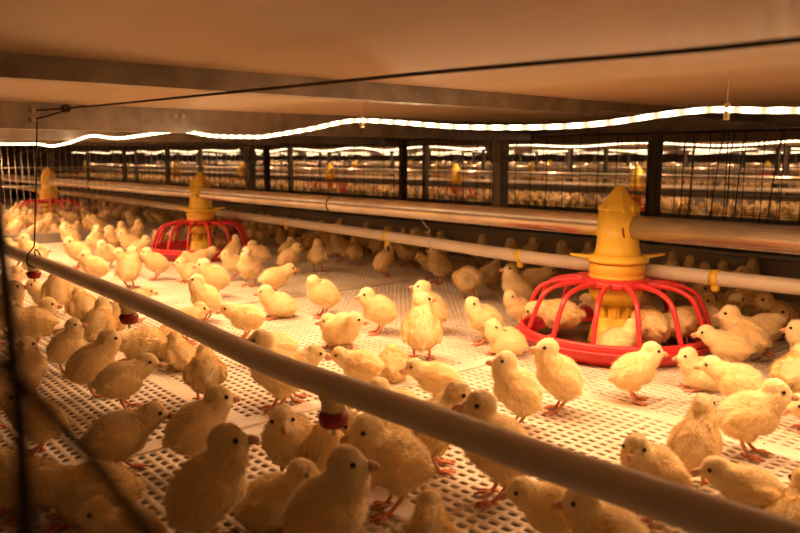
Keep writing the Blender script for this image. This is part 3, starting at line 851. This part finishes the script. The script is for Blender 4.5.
scatter(8, (-1.2, -.45), (1.62, 1.97), 'dim chicks behind the big feeder', 'dim chick between the big feeder and the rear panel', dmin=.08, ok=okx)
print('CHICKS', len(CHICKS), 'meshes', len(CACHE))

# droppings and feed specks on the slats
b = MB(); R2 = random.Random(3)
for _ in range(420):
    x = R2.uniform(-2.6, -.2); y = R2.uniform(.25, 1.9); s = R2.uniform(.0007, .0019)
    bmesh.ops.create_icosphere(b.bm, subdivisions=1, radius=s, matrix=Matrix.Translation((x, y, .0008)) @ Matrix.Diagonal((1, R2.uniform(.6, 1.6), .5, 1)))
o = b.build('litter_crumbs', M['dirt']); tag(o, 'dark crumbs of feed and droppings scattered over the white slats', 'crumbs', kind='stuff')

# ------------------------------------------------------------------ blurred door wires right at the camera
b = MB(); p0 = at_Y(-6, 180, .052); p1 = at_Y(34, 640, .034)
tag(b.tube([p0, at_Y(20, 420, .041), p1], .0019, 8).build('door_wire', M['wire']), 'upright dark blurred wire crossing the picture close to the camera', 'wire')
b = MB(); tag(b.tube([at_Y(-40, 330, .038), at_Y(25, 386, .041), at_Y(90, 458, .048), at_Y(200, 600, .064)], .0014, 8).build('door_wire', M['wire']), 'slanting dark blurred wire crossing the picture close to the camera', 'wire')

# ------------------------------------------------------------------ the further cage rows
def low_chick():
    bm = bmesh.new()
    ellip(bm, (-.005, 0, .048), (.038, .027, .027), Matrix.Rotation(-.4, 3, 'Y'), 10)
    ellip(bm, (.018, 0, .066), (.017, .016, .02), None, 8); ellip(bm, (.024, 0, .085), (.017, .0155, .016), None, 8)
    me = remeshed(bm, .006, 2)
    b = MB(); b.bm.from_mesh(me)
    for f in b.bm.faces: f.smooth = True
    for s in (-1, 1): b.tube([(-.004, s*.012, .03), (0, s*.012, 0)], .0024, 5, mi=1)
    b.tube([(.038, 0, .083), (.049, 0, .081)], [.004, .0006], 6, mi=1)
    return b.mesh('chick', [M['down'], M['skin']])
LOW = low_chick()
rown = ['second', 'third', 'fourth', 'fifth']
FAR_X = [np.arange(-14.5, 1.0, 1.94) - .01 + .0, np.arange(-20, 0, 1.94) + .3, np.arange(-24, -1, 1.94) + .8]
def row(i, dy, xa, xb):
    nm = rown[i]; y0, yc, y1 = dy - .95, dy, dy + .72
    b = MB(); b.box((xa, y0, -.03), (xb, y1, 0)); tag(b.build('floor', M['slat']), kind='structure')
    b = MB(); b.box((xa, y0, -.06), (xb, y0 + .006, .075)); b.box((xa, y1, -.06), (xb, y1 + .006, .09)); tag(b.build('wall_%s_row' % nm, M['panel']), kind='structure')
    b = MB(); b.box((xa, y0 - .03, CEIL), (xb, y1 + .03, CEIL + .012)); b.box((xa, y0 - .03, .455), (xb, y0, CEIL)); b.box((xa, y1, .455), (xb, y1 + .03, CEIL))
    tag(b.build('ceiling', M['ceil']), kind='structure')
    b = MB(); b.box((xa, y0 - .05, CEIL+.05), (xb, y1 + .03, CEIL + .7)); tag(b.build('wall_upper_%s_row' % nm, M['block']), kind='structure')
    pipe('feed_pipe', [(xa, yc, FZ), (xb, yc, FZ)], .0225, M['tube'], 'thick feed tube of the %s cage row behind the fence' % nm, n=12)
    pipe('water_pipe', [(xa, yc - .72, .165), (xb, yc - .72, .165)], .014, M['pvc'], 'white water pipe along the front of the %s cage row' % nm, n=10)
    pipe('water_pipe', [(xa, yc + .3, .165), (xb, yc + .3, .165)], .014, M['pvc'], 'white water pipe behind the feeders of the %s cage row' % nm, n=10)
    # light rope
    R_ = random.Random(40 + i); pts = []; x = xa
    while x < xb:
        pts.append((x, yc - .05 + R_.uniform(-.05, .05), CEIL - .012)); pts.append((x + .55, yc + R_.uniform(-.05, .05), CEIL - R_.uniform(.03, .045))); x += 1.1
    ln = spline(pts, 5); ro = MB().tube(ln, .0055, 6, uv=True).build('light_rope', M['led'])
    tag(ro, 'bright light rope under the roof of the %s cage row' % nm, 'light')
    x = xa + .5
    while x < min(xb, 0):
        lamp(Vector((x, yc, CEIL - .08)), 2.4, .03, 'POINT'); x += .9
    # front and back wire mesh
    for yy, sd in ((y0 - .012, 'front'), (y1 + .018, 'back')):
        r = empty('wire_fence', (0, yy, 0)); tag(r, 'dark wire %s fence of the %s cage row' % (sd, nm), 'fence')
        b = MB(); x = xa
        while x < xb: b.tube([(x, 0, .05), (x, 0, .455)], .0016, 4); x += .11 if i < 2 else .3
        b.build('upright_wires', M['wire'], r)
        b = MB()
        for z in (.10, .17, .24, .31, .38): b.tube([(xa, 0, z), (xb, 0, z)], .0012, 4)
        b.build('cross_wires', M['wire'], r)
    pst = []
    x = xa + (0, .6, .9, 1.2)[i]
    while x < min(xb, 0):
        for yy in (y0 - .02, y1 + .02):
            o = MB().box((x - .015, yy - .02, -.6), (x + .015, yy + .02, .46)).build('steel_post', M['galvdark'])
            tag(o, 'steel post standing along the %s cage row' % nm, 'post', 'posts of the %s cage row' % nm)
        x += 1.82
ROWS = [(4.7, -15, 1.0), (8.05, -20, -.5), (11.4, -24, -2), (14.8, -26, -4)]
for i, (dy, xa, xb) in enumerate(ROWS): row(i, dy, xa, xb)
r2x = [-14.42, -12.48, -10.54, -8.6, -6.66, -4.75, -2.95, -1.0]
r3x = [-16.5, -14.54, -12.6, -10.65, -8.55, -6.68, -4.9, -3.16, -1.3]
r4x = [-19, -17, -15, -13, -11, -9, -7, -5]
for xs, dy, nm in ((r2x, 4.7, 'second'), (r3x, 8.05, 'third'), (r4x, 11.4, 'fourth')):
    for k, x in enumerate(xs):
        f = copy_tree(F0); f.location = (x, dy, 0)
        tag(f, 'distant red and yellow pan feeder in the %s cage row' % nm, 'feeder', 'feeders of the %s cage row' % nm)
R5 = random.Random(11)
def lowput(x, y, group, label):
    o = bpy.data.objects.new('chick', LOW); COL.objects.link(o); o.location = (x, y, 0); o.rotation_euler = (0, 0, R5.uniform(0, 6.28))
    s = R5.uniform(.9, 1.08); o.scale = (s, s, s); tag(o, label, 'chick', group)
cnt = max(0, 300 - len(CHICKS))
vis = []
for _ in range(2600):
    i = R5.choices((0, 1, 2), (3, 3, 2))[0]; dy, xa, xb = ROWS[i]
    vis.append((R5.uniform(xa, min(xb, -.3)), R5.uniform(dy - .9, dy + .6), i))
def inview(x, y):
    q = proj(x, y, .08); return -10 < q[0] < 810 and q[2] > 0
vis = [v for v in vis if inview(v[0], v[1])]
vis = [v for v in vis if all((v[0]-x)**2 + (v[1]-dy)**2 > .2**2 for xs, dy in ((r2x, 4.7), (r3x, 8.05), (r4x, 11.4)) for x in xs)]
vis.sort(key=lambda v: proj(v[0], v[1], .08)[2])
for v in vis[:cnt]: lowput(v[0], v[1], 'chicks of the second cage row', 'tiny chick in the second cage row, beyond the rear fence')
b = MB(); lm = bmesh.new(); lm.from_mesh(LOW)
vv = [v.co.copy() for v in lm.verts]; lm.verts.index_update(); ff = [([v.index for v in f.verts], f.material_index) for f in lm.faces]; lm.free()
co = []; fa = []; mi = []
for x, y, i in vis[cnt:cnt + 1300]:
    a = R5.uniform(0, 6.28); c, s = math.cos(a), math.sin(a); k = len(co)
    co += [(x + p.x*c - p.y*s, y + p.x*s + p.y*c, p.z) for p in vv]; fa += [[j + k for j in f] for f, _ in ff]; mi += [m for _, m in ff]
me = bpy.data.meshes.new('chick_flock'); me.from_pydata(co, [], fa); me.materials.append(M['down']); me.materials.append(M['skin'])
me.polygons.foreach_set('material_index', mi); me.polygons.foreach_set('use_smooth', [True]*len(fa)); b.bm.free()
o = bpy.data.objects.new('chick_flock', me); COL.objects.link(o)
tag(o, 'distant flock of tiny chicks filling the rear cage rows', 'chicks', kind='stuff')
# building shell behind everything
b = MB(); b.box((-27, 17.5, -.6), (4, 17.7, 3)); tag(b.build('wall_back', M['block']), kind='structure')
b = MB(); b.box((-27, -3, -.6), (-26.8, 17.7, 3)); tag(b.build('wall_left', M['block']), kind='structure')
b = MB(); b.box((-27, -3, 2.9), (4, 17.7, 3)); tag(b.build('ceiling', M['block']), kind='structure')
